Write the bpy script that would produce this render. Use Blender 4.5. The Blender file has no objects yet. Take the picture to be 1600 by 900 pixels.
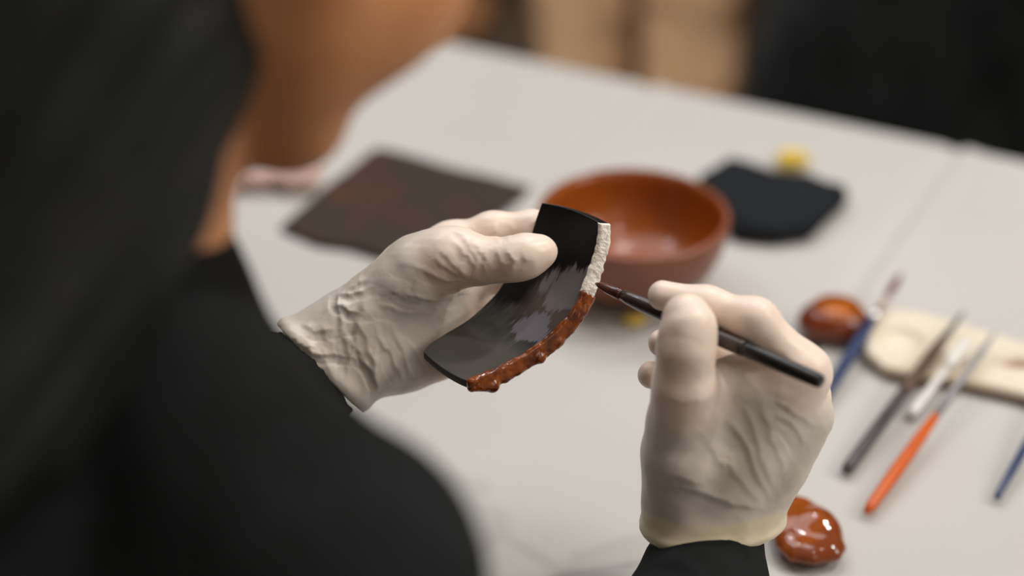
import bpy, math, random
import numpy as np
from mathutils import Vector, Matrix

S = bpy.context.scene
COL = S.collection
random.seed(3)
RNG = np.random.default_rng(5)

# ------------------------------------------------------------------ camera
FPX = 2667.0                       # focal length in pixels of the 1600 x 900 frame (60 mm lens)
PITCH = math.radians(31.0)
CAM = np.array([0.0, 0.0, 1.42])
FWD = np.array([0.0, math.cos(PITCH), -math.sin(PITCH)])
RGT = np.array([1.0, 0.0, 0.0])
UPV = np.array([0.0, math.sin(PITCH), math.cos(PITCH)])
cam_d = bpy.data.cameras.new('camera')
cam = bpy.data.objects.new('camera', cam_d)
COL.objects.link(cam)
cam.location = CAM
cam.rotation_euler = (math.pi / 2 - PITCH, 0, 0)
cam_d.lens = 60.0
cam_d.sensor_width = 36.0
cam_d.clip_start = 0.05
cam_d.dof.use_dof = True
cam_d.dof.focus_distance = 0.945
cam_d.dof.aperture_fstop = 1.8
S.camera = cam

# ------------------------------------------------------------------ world, lights, exposure
w = bpy.data.worlds.new('world')
S.world = w
w.use_nodes = True
bg = w.node_tree.nodes['Background']
bg.inputs[0].default_value = (1.0, 0.86, 0.74, 1)
bg.inputs[1].default_value = 0.22


def area_light(name, loc, target, size, energy, color, shape='DISK'):
    l = bpy.data.lights.new(name, 'AREA')
    l.shape = shape
    l.size = size
    l.energy = energy
    l.color = color
    o = bpy.data.objects.new(name, l)
    COL.objects.link(o)
    o.location = loc
    o.rotation_euler = (Vector(target) - Vector(loc)).to_track_quat('-Z', 'Y').to_euler()
    return o


area_light('overhead_soft_light', (-0.2, 2.0, 2.75), (0.1, 1.0, 0.75), 1.9, 21, (0.94, 0.965, 1.0))
area_light('overhead_soft_light', (1.1, -0.9, 2.75), (0.3, 1.2, 0.75), 1.2, 4, (1.0, 0.93, 0.86))  # unseen fill behind the camera, added to brighten surfaces facing it
area_light('ceiling_spot_light', (1.75, 0.55, 2.15), (0.10, 0.90, 0.85), 0.95, 16, (1.0, 0.955, 0.90))
area_light('ceiling_spot_light', (1.15, 1.25, 2.65), (0.15, 0.95, 0.75), 0.11, 13, (1.0, 0.95, 0.88))
area_light('ceiling_spot_light', (0.55, 0.75, 2.7), (0.15, 0.95, 0.75), 0.10, 5, (1.0, 0.95, 0.90))
area_light('ceiling_spot_light', (0.35, 2.1, 2.7), (0.2, 0.9, 0.75), 0.10, 5, (1.0, 0.95, 0.9))
area_light('ceiling_spot_light', (-0.9, 1.9, 2.7), (0.0, 0.9, 0.75), 0.12, 3, (0.96, 0.97, 1.0))
sp_d = bpy.data.lights.new('trousers_fill_spot', 'SPOT')  # unseen lamp, added to brighten the tan trousers
sp_d.energy = 330
sp_d.spot_size = math.radians(29)
sp_d.spot_blend = 0.5
sp_d.shadow_soft_size = 0.06
sp_d.color = (1.0, 0.95, 0.90)
sp_o = bpy.data.objects.new('trousers_fill_spot', sp_d)
COL.objects.link(sp_o)
sp_o.location = (-0.35, 1.0, 2.72)
sp_o.rotation_euler = (Vector((0.28, 2.6, 0.30)) - Vector(sp_o.location)).to_track_quat('-Z', 'Y').to_euler()
S.view_settings.view_transform = 'Standard'
S.view_settings.look = 'None'
S.view_settings.gamma = 1.0
S.view_settings.exposure = 0.02
S.cycles.use_denoising = True


# ------------------------------------------------------------------ geometry helpers
def P(x, y, d):
    """point seen at pixel (x, y) at depth d metres along the lens axis"""
    return CAM + d * (FWD + ((x - 800.0) / FPX) * RGT + ((450.0 - y) / FPX) * UPV)


def T(x, y, z=0.75):
    """point seen at pixel (x, y) on the horizontal plane of height z"""
    v = FWD + ((x - 800.0) / FPX) * RGT + ((450.0 - y) / FPX) * UPV
    return CAM + v * ((z - CAM[2]) / v[2])


def project(p):
    q = np.asarray(p) - CAM
    d = q @ FWD
    return 800 + FPX * (q @ RGT) / d, 450 - FPX * (q @ UPV) / d, d


def norm(v):
    return v / np.linalg.norm(v)


def link_mesh(name, verts, faces, mat, parent=None, smooth=True, color=None, uv=None):
    me = bpy.data.meshes.new(name)
    verts = np.asarray(verts, dtype=np.float32)
    if isinstance(faces, np.ndarray):
        nv, nf, k = len(verts), len(faces), faces.shape[1]
        me.vertices.add(nv)
        me.vertices.foreach_set('co', verts.ravel())
        me.loops.add(nf * k)
        me.loops.foreach_set('vertex_index', faces.astype(np.int32).ravel())
        me.polygons.add(nf)
        me.polygons.foreach_set('loop_start', np.arange(0, nf * k, k, dtype=np.int32))
        me.update(calc_edges=True)
    else:
        me.from_pydata(verts.tolist(), [], faces)
    me.validate()
    if smooth:
        me.polygons.foreach_set('use_smooth', np.ones(len(me.polygons), dtype=bool))
    if color is not None:
        a = me.color_attributes.new('tone', 'FLOAT_COLOR', 'POINT')
        c = np.ones((len(me.vertices), 4), dtype=np.float32)
        c[:, :color.shape[1]] = color
        a.data.foreach_set('color', c.ravel())
    if uv is not None:
        ul = me.uv_layers.new(name='surface')
        li = np.empty(len(me.loops), dtype=np.int32)
        me.loops.foreach_get('vertex_index', li)
        ul.data.foreach_set('uv', np.asarray(uv, dtype=np.float32)[li].ravel())
    if mat is not None:
        me.materials.append(mat)
    o = bpy.data.objects.new(name, me)
    COL.objects.link(o)
    if parent is not None:
        attach(o, parent)
    me.update()
    return o


def attach(o, parent):
    o.parent = parent
    o.matrix_parent_inverse = world_of(parent).inverted()


def world_of(o):
    m = Matrix.LocRotScale(o.location, o.rotation_euler, o.scale)
    return world_of(o.parent) @ o.matrix_parent_inverse @ m if o.parent else m


def empty(name, loc, label, cat, group=None):
    o = bpy.data.objects.new(name, None)
    o.empty_display_size = 0.05
    COL.objects.link(o)
    o.location = tuple(float(v) for v in loc)
    return tag(o, label, cat, group)


def tag(o, label, cat, group=None):
    o['label'] = label
    o['category'] = cat
    if group:
        o['group'] = group
    return o


# ---- signed distance volumes, meshed with surface nets
def smin(a, b, k):
    if k <= 0:
        return np.minimum(a, b)
    h = np.maximum(k - np.abs(a - b), 0.0) / k
    return np.minimum(a, b) - h * h * k * 0.25


class Vol:
    def __init__(self, lo, hi, h):
        self.lo = np.array(lo, dtype=np.float32)
        self.h = h
        n = np.ceil((np.array(hi) - self.lo) / h).astype(int) + 1
        self.n = n
        self.ax = [self.lo[i] + h * np.arange(n[i], dtype=np.float32) for i in range(3)]
        self.f = np.full(n, 0.2, dtype=np.float32)

    def like(self):
        v = Vol.__new__(Vol)
        v.lo, v.h, v.n, v.ax, v.f = self.lo, self.h, self.n, self.ax, self.f.copy()
        return v

    def block(self, lo, hi):
        sl = []
        for i in range(3):
            a = int(max(0, math.floor((lo[i] - self.lo[i]) / self.h)))
            b = int(min(self.n[i], math.ceil((hi[i] - self.lo[i]) / self.h) + 1))
            if b <= a:
                return None, None
            sl.append(slice(a, b))
        X = self.ax[0][sl[0]][:, None, None]
        Y = self.ax[1][sl[1]][None, :, None]
        Z = self.ax[2][sl[2]][None, None, :]
        return tuple(sl), (X, Y, Z)

    def cone(self, a, b, ra, rb, k=0.0, m=0.02, cut=False):
        a, b = np.asarray(a, float), np.asarray(b, float)
        r = max(ra, rb)
        lo, hi = np.minimum(a, b) - r - m - k, np.maximum(a, b) + r + m + k
        sl, g = self.block(lo, hi)
        if sl is None:
            return
        ab = b - a
        L = max(float(ab @ ab), 1e-9)
        t = np.clip(((g[0] - a[0]) * ab[0] + (g[1] - a[1]) * ab[1] + (g[2] - a[2]) * ab[2]) / L, 0, 1)
        d = np.sqrt((g[0] - a[0] - t * ab[0]) ** 2 + (g[1] - a[1] - t * ab[1]) ** 2 + (g[2] - a[2] - t * ab[2]) ** 2) - (ra + t * (rb - ra))
        self._put(sl, d, k, cut)

    def ell(self, c, r, R=None, k=0.0, m=0.02, cut=False):
        c, r = np.asarray(c, float), np.asarray(r, float)
        e = float(np.max(r)) + m + k
        sl, g = self.block(c - e, c + e)
        if sl is None:
            return
        x, y, z = g[0] - c[0], g[1] - c[1], g[2] - c[2]
        if R is not None:
            R = np.asarray(R)      # columns are the ellipsoid's own axes
            x, y, z = (x * R[0, 0] + y * R[1, 0] + z * R[2, 0]), (x * R[0, 1] + y * R[1, 1] + z * R[2, 1]), (x * R[0, 2] + y * R[1, 2] + z * R[2, 2])
        k0 = np.sqrt((x / r[0]) ** 2 + (y / r[1]) ** 2 + (z / r[2]) ** 2)
        k1 = np.sqrt((x / r[0] ** 2) ** 2 + (y / r[1] ** 2) ** 2 + (z / r[2] ** 2) ** 2) + 1e-9
        self._put(sl, k0 * (k0 - 1) / k1, k, cut)

    def plane_keep(self, p, n):
        """keep what lies on the side of the plane that n points to"""
        n = norm(np.asarray(n, float))
        d = -((self.ax[0] - p[0])[:, None, None] * n[0] + (self.ax[1] - p[1])[None, :, None] * n[1] + (self.ax[2] - p[2])[None, None, :] * n[2])
        self.f = np.maximum(self.f, d.astype(np.float32))

    def _put(self, sl, d, k, cut):
        d = d.astype(np.float32)
        if cut:
            self.f[sl] = -smin(-self.f[sl], d, k)
        else:
            self.f[sl] = smin(self.f[sl], d, k)

    def chain(self, pts, k=0.0, m=0.02):
        for (p, r), (q, s) in zip(pts[:-1], pts[1:]):
            self.cone(p, q, r, s, k, m)

    def mesh(self, iso=0.0, relax=2):
        return surface_nets(self.f - iso, self.lo, self.h, relax)


def surface_nets(f, lo, h, relax=2):
    s = f < 0
    c = np.zeros(tuple(n - 1 for n in f.shape), dtype=np.uint8)
    off = [(i, j, k) for i in (0, 1) for j in (0, 1) for k in (0, 1)]
    sh = c.shape
    for i, j, k in off:
        c += s[i:i + sh[0], j:j + sh[1], k:k + sh[2]]
    act = (c > 0) & (c < 8)
    idx = np.argwhere(act)
    vals = np.stack([f[idx[:, 0] + i, idx[:, 1] + j, idx[:, 2] + k] for i, j, k in off], 1)
    pos = np.zeros((len(idx), 3), dtype=np.float64)
    cnt = np.zeros(len(idx))
    o = np.array(off, dtype=np.float64)
    for a in range(8):
        for b in range(a + 1, 8):
            if np.abs(o[a] - o[b]).sum() != 1:
                continue
            fa, fb = vals[:, a], vals[:, b]
            m = (fa < 0) != (fb < 0)
            t = np.where(m, fa / np.where(m, fa - fb, 1), 0)[:, None]
            pos += np.where(m[:, None], o[a] + t * (o[b] - o[a]), 0)
            cnt += m
    V = np.asarray(lo) + h * (idx + pos / np.maximum(cnt, 1)[:, None])
    im = np.full(sh, -1, dtype=np.int32)
    im[act] = np.arange(len(idx), dtype=np.int32)
    quads = []
    for axis in range(3):
        u, v = [(1, 2), (2, 0), (0, 1)][axis]
        sl0 = [slice(None)] * 3
        sl1 = [slice(None)] * 3
        sl0[axis] = slice(0, -1)
        sl1[axis] = slice(1, None)
        ch = s[tuple(sl0)] != s[tuple(sl1)]
        e = np.argwhere(ch)
        ok = (e[:, u] > 0) & (e[:, v] > 0) & (e[:, u] < sh[u]) & (e[:, v] < sh[v])
        e = e[ok]
        inside = s[e[:, 0], e[:, 1], e[:, 2]]

        def cell(du, dv):
            q = e.copy()
            q[:, u] += du
            q[:, v] += dv
            return im[q[:, 0], q[:, 1], q[:, 2]]
        q = np.stack([cell(-1, -1), cell(0, -1), cell(0, 0), cell(-1, 0)], 1)
        q[~inside] = q[~inside][:, ::-1]
        quads.append(q)
    Q = np.concatenate(quads)
    Q = Q[(Q >= 0).all(1)]
    for _ in range(relax):
        V = smooth_verts(V, Q, 0.5)
    return V, Q


def smooth_verts(V, Q, f):
    a = Q.ravel()
    b = np.roll(Q, -1, 1).ravel()
    n = len(V)
    i, j = np.concatenate([a, b]), np.concatenate([b, a])
    deg = np.maximum(np.bincount(i, minlength=n), 1)
    m = np.stack([np.bincount(i, weights=V[j, k], minlength=n) for k in range(3)], 1) / deg[:, None]
    return V + f * (m - V)


def vert_normals(V, Q):
    fn = np.cross(V[Q[:, 2]] - V[Q[:, 0]], V[Q[:, 3]] - V[Q[:, 1]])
    N = np.zeros_like(V)
    for k in range(4):
        for c in range(3):
            N[:, c] += np.bincount(Q[:, k], weights=fn[:, c], minlength=len(V))
    return N / (np.linalg.norm(N, axis=1, keepdims=True) + 1e-12)


def wave_noise(V, scale, seed, octaves=3):
    """cheap smooth 3-D noise: a sum of random plane waves"""
    r = np.random.default_rng(seed)
    out = np.zeros(len(V))
    amp = 1.0
    for o in range(octaves):
        acc = np.zeros(len(V))
        for i in range(7):
            d = norm(r.normal(size=3)) * scale * 2 * math.pi * r.uniform(0.7, 1.3)
            acc += np.sin(V @ d + r.uniform(0, 6.28))
        out += amp * acc / 3.5
        amp *= 0.5
        scale *= 2.0
    return out


def polyline_dist(V, pts):
    d = np.full(len(V), 9.0)
    tt = np.zeros(len(V))
    n = len(pts) - 1
    for i in range(n):
        a, b = pts[i], pts[i + 1]
        ab = b - a
        t = np.clip((V - a) @ ab / max(ab @ ab, 1e-12), 0, 1)
        q = np.linalg.norm(V - a - t[:, None] * ab, axis=1)
        m = q < d
        d[m] = q[m]
        tt[m] = ((i + t) / n)[m]
    return d, tt


def creases(V, Q, lines):
    """raise glove folds along lines that follow the surface. line: (pixel points, height m, half width m)"""
    N = vert_normals(V, Q)
    px, py, dz = project(V)
    facing = ((CAM - V) * N).sum(1) > 0
    D = np.zeros(len(V))
    for pts, amp, wid in lines:
        w3 = []
        dense = []
        for (a, b) in zip(pts[:-1], pts[1:]):
            for t in np.linspace(0, 1, 5)[:-1]:
                dense.append((a[0] + t * (b[0] - a[0]), a[1] + t * (b[1] - a[1])))
        dense.append(pts[-1])
        for x, y in dense:
            m = np.where(facing & (np.hypot(px - x, py - y) < 7))[0]
            if len(m):
                w3.append(V[m[np.argmin(dz[m])]])
        if len(w3) < 2:
            continue
        w3 = np.array(w3)
        near = np.where((np.abs(V - w3.mean(0)).max(1) < np.ptp(w3, axis=0).max() + 6 * wid))[0]
        d, t = polyline_dist(V[near], w3)
        fade = np.clip(np.minimum(t, 1 - t) * 4 + 0.25, 0, 1)
        tg = norm(w3[-1] - w3[0])
        side = np.cross(N[near].mean(0), tg)
        kk = np.argmin(np.linalg.norm(V[near][:, None, :] - w3[None, :, :], axis=2), axis=1)
        sg = ((V[near] - w3[kk]) @ side) * np.sign(side @ UPV + 0.3 * (side @ RGT))
        pleat = np.where(sg > 0, np.exp(-np.abs(d) / (3.2 * wid)) * 1.0, np.exp(-(d / (0.9 * wid)) ** 2))
        D[near] += 0.8 * amp * fade * (0.85 * pleat - 0.35 * np.exp(-((sg + 1.9 * wid) / (1.0 * wid)) ** 2) * (d < 4 * wid))
    return V + N * D[:, None]


def lathe(name, prof, a, b, mat, parent=None, seg=20, cap=True):
    """turn a profile [(t along a->b, radius)] about the axis a->b"""
    a, b = np.asarray(a, float), np.asarray(b, float)
    ax = norm(b - a)
    u = norm(np.cross(ax, [0.3, 0.2, 0.9]))
    v = np.cross(ax, u)
    V, F = [], []
    for t, r in prof:
        for k in range(seg):
            g = 2 * math.pi * k / seg
            V.append(a + (b - a) * t + r * (math.cos(g) * u + math.sin(g) * v))
    for i in range(len(prof) - 1):
        for k in range(seg):
            l = (k + 1) % seg
            F.append((i * seg + k, i * seg + l, (i + 1) * seg + l, (i + 1) * seg + k))
    if cap:
        F.append(tuple(range(seg - 1, -1, -1)))
        n = (len(prof) - 1) * seg
        F.append(tuple(range(n, n + seg)))
    return link_mesh(name, V, F, mat, parent)


def box(name, lo, hi, mat, parent=None, R=None, o=(0, 0, 0)):
    V = [(x, y, z) for x in (lo[0], hi[0]) for y in (lo[1], hi[1]) for z in (lo[2], hi[2])]
    V = np.array(V, float)
    if R is not None:
        V = V @ np.asarray(R).T
    V = V + np.asarray(o)
    F = [(0, 1, 3, 2), (4, 6, 7, 5), (0, 4, 5, 1), (2, 3, 7, 6), (0, 2, 6, 4), (1, 5, 7, 3)]
    return link_mesh(name, V, F, mat, parent, smooth=False)


def poly_sdf(X, Y, pts):
    """2-D signed distance to a closed polygon"""
    d = np.full(np.broadcast(X, Y).shape, 1e9)
    ins = np.zeros(d.shape, dtype=bool)
    n = len(pts)
    for i in range(n):
        a, b = pts[i], pts[(i + 1) % n]
        ex, ey = b[0] - a[0], b[1] - a[1]
        wx, wy = X - a[0], Y - a[1]
        t = np.clip((wx * ex + wy * ey) / (ex * ex + ey * ey + 1e-12), 0, 1)
        d = np.minimum(d, (wx - t * ex) ** 2 + (wy - t * ey) ** 2)
        c = ((a[1] <= Y) & (b[1] > Y)) | ((b[1] <= Y) & (a[1] > Y))
        xi = a[0] + (Y - a[1]) / (ey if abs(ey) > 1e-12 else 1e-12) * ex
        ins ^= c & (X < xi)
    return np.where(ins, -1, 1) * np.sqrt(d)


def slab_vol(px_pts, z0, thick, rnd, h, zref=None):
    """a rounded slab whose outline is read off the table plane"""
    zr = z0 + thick * 0.6 if zref is None else zref
    pts = [T(x, y, zr)[:2] for x, y in px_pts]
    A = np.array(pts)
    v = Vol([*(A.min(0) - 0.012), z0 - 0.006], [*(A.max(0) + 0.012), z0 + thick + 0.02], h)
    d2 = poly_sdf(v.ax[0][:, None], v.ax[1][None, :], pts)[:, :, None] + rnd
    dz = np.abs(v.ax[2] - (z0 + thick / 2))[None, None, :] - thick / 2 + rnd
    v.f = (np.minimum(np.maximum(d2, dz), 0) + np.sqrt(np.maximum(d2, 0) ** 2 + np.maximum(dz, 0) ** 2) - rnd).astype(np.float32)
    return v


# ------------------------------------------------------------------ materials
def mat(name, color, rough=0.6, color2=None, nscale=20.0, ramp=(0.4, 0.6), bump=0.0, bscale=200.0, sss=0.0, coat=0.0,
        spec=0.5, attr=None, trans=0.0, stretch=None, sss_r=(1.0, 0.5, 0.3), sss_scale=0.004, sheen=0.0):
    m = bpy.data.materials.new(name)
    m.use_nodes = True
    nt = m.node_tree
    b = nt.nodes['Principled BSDF']
    b.inputs['Base Color'].default_value = (*color, 1)
    b.inputs['Roughness'].default_value = rough
    b.inputs['Specular IOR Level'].default_value = spec
    b.inputs['Coat Weight'].default_value = coat
    b.inputs['Coat Roughness'].default_value = 0.06
    b.inputs['Transmission Weight'].default_value = trans
    b.inputs['Sheen Weight'].default_value = sheen
    if sss:
        b.inputs['Subsurface Weight'].default_value = sss
        b.inputs['Subsurface Radius'].default_value = sss_r
        b.inputs['Subsurface Scale'].default_value = sss_scale
    tc = nt.nodes.new('ShaderNodeTexCoord')
    vec = tc.outputs['Object']
    if stretch:
        mp = nt.nodes.new('ShaderNodeMapping')
        mp.inputs['Scale'].default_value = stretch
        nt.links.new(vec, mp.inputs['Vector'])
        vec = mp.outputs['Vector']
    src = None
    if color2 is not None:
        n = nt.nodes.new('ShaderNodeTexNoise')
        n.inputs['Scale'].default_value = nscale
        n.inputs['Detail'].default_value = 4
        nt.links.new(vec, n.inputs['Vector'])
        r = nt.nodes.new('ShaderNodeMapRange')
        r.inputs['From Min'].default_value = ramp[0]
        r.inputs['From Max'].default_value = ramp[1]
        nt.links.new(n.outputs['Fac'], r.inputs['Value'])
        mx = nt.nodes.new('ShaderNodeMix')
        mx.data_type = 'RGBA'
        mx.inputs['A'].default_value = (*color, 1)
        mx.inputs['B'].default_value = (*color2, 1)
        nt.links.new(r.outputs['Result'], mx.inputs['Factor'])
        src = mx.outputs['Result']
    if attr is not None:                     # attr: colour where the 'tone' attribute is one
        at = nt.nodes.new('ShaderNodeAttribute')
        at.attribute_name = 'tone'
        sp = nt.nodes.new('ShaderNodeSeparateColor')
        nt.links.new(at.outputs['Color'], sp.inputs['Color'])
        for ch, c in zip(('Red', 'Green', 'Blue'), attr):
            if c is None:
                continue
            mx = nt.nodes.new('ShaderNodeMix')
            mx.data_type = 'RGBA'
            if src is None:
                mx.inputs['A'].default_value = (*color, 1)
            else:
                nt.links.new(src, mx.inputs['A'])
            mx.inputs['B'].default_value = (*c, 1)
            nt.links.new(sp.outputs[ch], mx.inputs['Factor'])
            src = mx.outputs['Result']
    if src is not None:
        nt.links.new(src, b.inputs['Base Color'])
    if bump:
        n = nt.nodes.new('ShaderNodeTexNoise')
        n.inputs['Scale'].default_value = bscale
        n.inputs['Detail'].default_value = 3
        nt.links.new(vec, n.inputs['Vector'])
        bp = nt.nodes.new('ShaderNodeBump')
        bp.inputs['Strength'].default_value = bump
        bp.inputs['Distance'].default_value = 0.002
        nt.links.new(n.outputs['Fac'], bp.inputs['Height'])
        nt.links.new(bp.outputs['Normal'], b.inputs['Normal'])
    return m


M = {}
M['cloth'] = mat('white_cotton', (0.55, 0.538, 0.515), 0.85, color2=(0.515, 0.503, 0.48), nscale=3.0, bump=0.25, bscale=900, spec=0.2)
M['wood'] = mat('table_wood', (0.22, 0.13, 0.07), 0.5, color2=(0.15, 0.085, 0.045), nscale=4, stretch=(1, 12, 1))
M['floor'] = mat('dark_wood_floor', (0.075, 0.048, 0.03), 0.5, color2=(0.045, 0.03, 0.02), nscale=3, stretch=(8, 1, 1))
M['wall'] = mat('grey_plaster', (0.30, 0.27, 0.24), 0.9, color2=(0.26, 0.235, 0.21), nscale=2)
M['skin'] = mat('skin', (0.74, 0.335, 0.145), 0.55, color2=(0.68, 0.29, 0.12), nscale=30, bump=0.15, bscale=700, sss=0.12, spec=0.35,
                attr=((0.36, 0.10, 0.08), None, None))
M['hair'] = mat('black_hair', (0.0075, 0.0095, 0.0075), 0.6, color2=(0.0105, 0.0115, 0.0095), nscale=60, stretch=(1, 1, 0.08), spec=0.25, bump=0.3, bscale=300)
M['sweater'] = mat('black_sweater', (0.0145, 0.0165, 0.0175), 0.95, color2=(0.012, 0.0135, 0.014), nscale=80, bump=0.4, bscale=600, spec=0.15)
M['glove'] = mat('latex_glove', (0.66, 0.605, 0.54), 0.36, color2=(0.61, 0.545, 0.47), nscale=28, bump=0.05, bscale=420, sss=0.10, spec=0.45,
                 attr=((0.88, 0.72, 0.61), (0.78, 0.68, 0.46), None))
M['cuff'] = mat('rolled_latex', (0.72, 0.63, 0.46), 0.45, color2=(0.66, 0.56, 0.40), nscale=40, sss=0.1, spec=0.45)
M['eye'] = mat('eyeball', (0.75, 0.72, 0.68), 0.2, attr=((0.03, 0.015, 0.01), None, None))

# ------------------------------------------------------------------ the setting
TA = math.radians(-27.6)
TE = np.array([math.cos(TA), math.sin(TA), 0])           # along the table's far edge
TN = np.array([-math.sin(TA), math.cos(TA), 0])          # across the table, away from the worker
FAR = T(1120, 151)                                        # a point of the far edge
TM = np.stack([TE, TN, [0, 0, 1]], 1)


def table_pt(s, t, z=0.75):
    p = FAR + TE * s + TN * t
    return np.array([p[0], p[1], z])


fl = box('floor', (-3.2, -1.6, -0.05), (3.2, 5.0, 0.0), M['floor'])
fl['kind'] = 'structure'
for nm, lo, hi in (('wall_back', (-3.2, 5.0, -0.05), (3.2, 5.1, 2.9)), ('wall_left', (-3.3, -1.6, -0.05), (-3.2, 5.1, 2.9)),
                   ('wall_right', (3.2, -1.6, -0.05), (3.3, 5.1, 2.9))):
    o = box(nm, lo, hi, M['wall'])
    o['kind'] = 'structure'

# table and its cloth
t0, t1, s0, s1 = -0.80, -0.012, -0.95, 1.25
tab = empty('table', (*table_pt(0.15, -0.4, 0)[:2], 0), 'long wooden work table hidden under the white tablecloth', 'table')
box('table_top', (s0 + 0.02, t0 + 0.012, 0.715), (s1 - 0.02, t1, 0.739), M['wood'], tab, TM, (*FAR[:2], 0))
for sx in (s0 + 0.08, s1 - 0.08):
    for tx in (t0 + 0.08, t1 - 0.08):
        box('leg', (sx - 0.03, tx - 0.03, 0), (sx + 0.03, tx + 0.03, 0.715), M['wood'], tab, TM, (*FAR[:2], 0))


def cloth():
    drop = 0.19
    ss = np.concatenate([np.full(10, s0 + 0.005), np.linspace(s0 + 0.005, s1 - 0.005, 320), np.full(10, s1 - 0.005)])
    sd = np.concatenate([np.linspace(drop, 0.0, 10), np.zeros(320), np.linspace(0, drop, 10)])
    tt = np.concatenate([np.full(10, t0), np.linspace(t0, 0.0, 130), np.full(10, 0.0)])
    td = np.concatenate([np.linspace(drop, 0, 10), np.zeros(130), np.linspace(0, drop, 10)])
    A, B = np.meshgrid(ss, tt, indexing='ij')
    DA, DB = np.meshgrid(sd, td, indexing='ij')
    D = np.maximum(DA, DB)
    Z = np.full(A.shape, 0.7495)
    # fold lines pressed into the cloth, across and along the table
    cr = (T(1400, 355)[:2] - FAR[:2]) @ TE[:2]
    for k in range(-4, 4):
        d = A - (cr + 0.297 * k) - 0.02 * (B + 0.25)
        Z += 0.0030 * np.exp(-((d - 0.011) / 0.006) ** 2) - 0.0036 * np.exp(-(d / 0.0055) ** 2)
    d = B + 0.36
    Z -= 0.0007 * np.exp(-(d / 0.006) ** 2)
    Z += 0.0007 * np.sin(9 * A + 3 * np.sin(7 * B)) * np.cos(11 * B) - 0.0012
    Z = np.minimum(Z, 0.7530)
    flare = 0.03 * np.sin(26 * A + 4 * B) * (D / drop) + 0.02 * (D / drop)
    X = A + np.where(DA > 0, np.sign(A - 0.15) * flare * (DA >= DB), 0)
    Y = B + np.where(DB > 0, np.sign(B + 0.4) * flare * (DB >= DA), 0)
    Zf = Z - D
    pts = FAR[None, None, :] * np.array([1, 1, 0]) + X[..., None] * TE + Y[..., None] * TN
    pts[..., 2] = Zf
    n0, n1 = A.shape
    i = np.arange(n0 * n1).reshape(n0, n1)
    Q = np.stack([i[:-1, :-1], i[1:, :-1], i[1:, 1:], i[:-1, 1:]], -1).reshape(-1, 4)
    o = link_mesh('tablecloth', pts.reshape(-1, 3), Q, M['cloth'])
    return tag(o, 'white cotton tablecloth with pressed fold lines covering the whole work table', 'tablecloth')


cloth()

# ------------------------------------------------------------------ the bowl fragment in the left hand
def curve(pts, n):
    """resample a pixel polyline evenly with a smooth curve"""
    p = np.array(pts, float)
    q = []
    for i in range(len(p) - 1):
        a, b, c, d = p[max(i - 1, 0)], p[i], p[i + 1], p[min(i + 2, len(p) - 1)]
        for t in np.linspace(0, 1, 12, endpoint=False):
            q.append(0.5 * ((2 * b) + (c - a) * t + (2 * a - 5 * b + 4 * c - d) * t * t + (3 * b - a - 3 * c + d) * t ** 3))
    q.append(p[-1])
    q = np.array(q)
    s = np.concatenate([[0], np.cumsum(np.linalg.norm(np.diff(q, axis=0), axis=1))])
    u = np.linspace(0, s[-1], n)
    return np.stack([np.interp(u, s, q[:, 0]), np.interp(u, s, q[:, 1])], 1)


NU, NV = 150, 60
E_L = curve([(846, 317), (838, 340), (828, 371), (808, 408), (787, 441), (770, 464), (733, 498), (696, 521), (672, 537), (661, 550)], NU)
E_R = curve([(937, 349), (935.5, 377), (928, 403), (919, 430), (909, 456), (898, 483), (876, 510), (847, 537), (809, 562), (771, 581), (733, 596)], NU)
E_O = curve([(953, 350), (950.6, 384), (941, 418), (932, 449), (924, 472), (914, 489), (890, 520), (862, 547), (816, 578), (776, 599), (735, 608)], NU)


def shard_depth(u, v):
    return 0.949 + 0.014 * 4 * u * (1 - u) - 0.020 * u - 0.016 * (v - 0.5) + 0.010


def shard_grids():
    u = np.linspace(0, 1, NU)[:, None]
    v = np.linspace(0, 1, NV)[None, :]
    x = E_L[:, :1] + (E_R[:, :1] - E_L[:, :1]) * v
    y = E_L[:, 1:] + (E_R[:, 1:] - E_L[:, 1:]) * v
    bow = 4 * v * (1 - v)
    y = y - 5 * bow * np.exp(-(u / 0.08)) + 6 * bow * np.exp(-((1 - u) / 0.06))
    x = x + 2 * bow * np.exp(-(u / 0.08))
    d = shard_depth(u, v) + 0 * x
    rnd = np.clip((0.05 - v) / 0.05, 0, 1) ** 2            # the ends of the finished rim roll over
    Fp = np.stack([P(a, b, c) for a, b, c in zip(x.ravel(), y.ravel(), d.ravel())]).reshape(NU, NV, 3)
    off = E_O - E_R
    offm = off.copy()
    offm[:, 1] = np.maximum(offm[:, 1], 1 + 9 * np.linspace(0, 1, NU))
    wgt = v[..., None]
    ofs = off[:, None, :] * wgt + (offm * [0.6, 0.85])[:, None, :] * (1 - wgt)
    dd = d + 0.0035
    Bp = np.stack([P(a, b, c) for a, b, c in zip((x + ofs[..., 0]).ravel(), (y + ofs[..., 1]).ravel(), dd.ravel())]).reshape(NU, NV, 3)
    return Fp, Bp


SF, SB = shard_grids()


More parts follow.
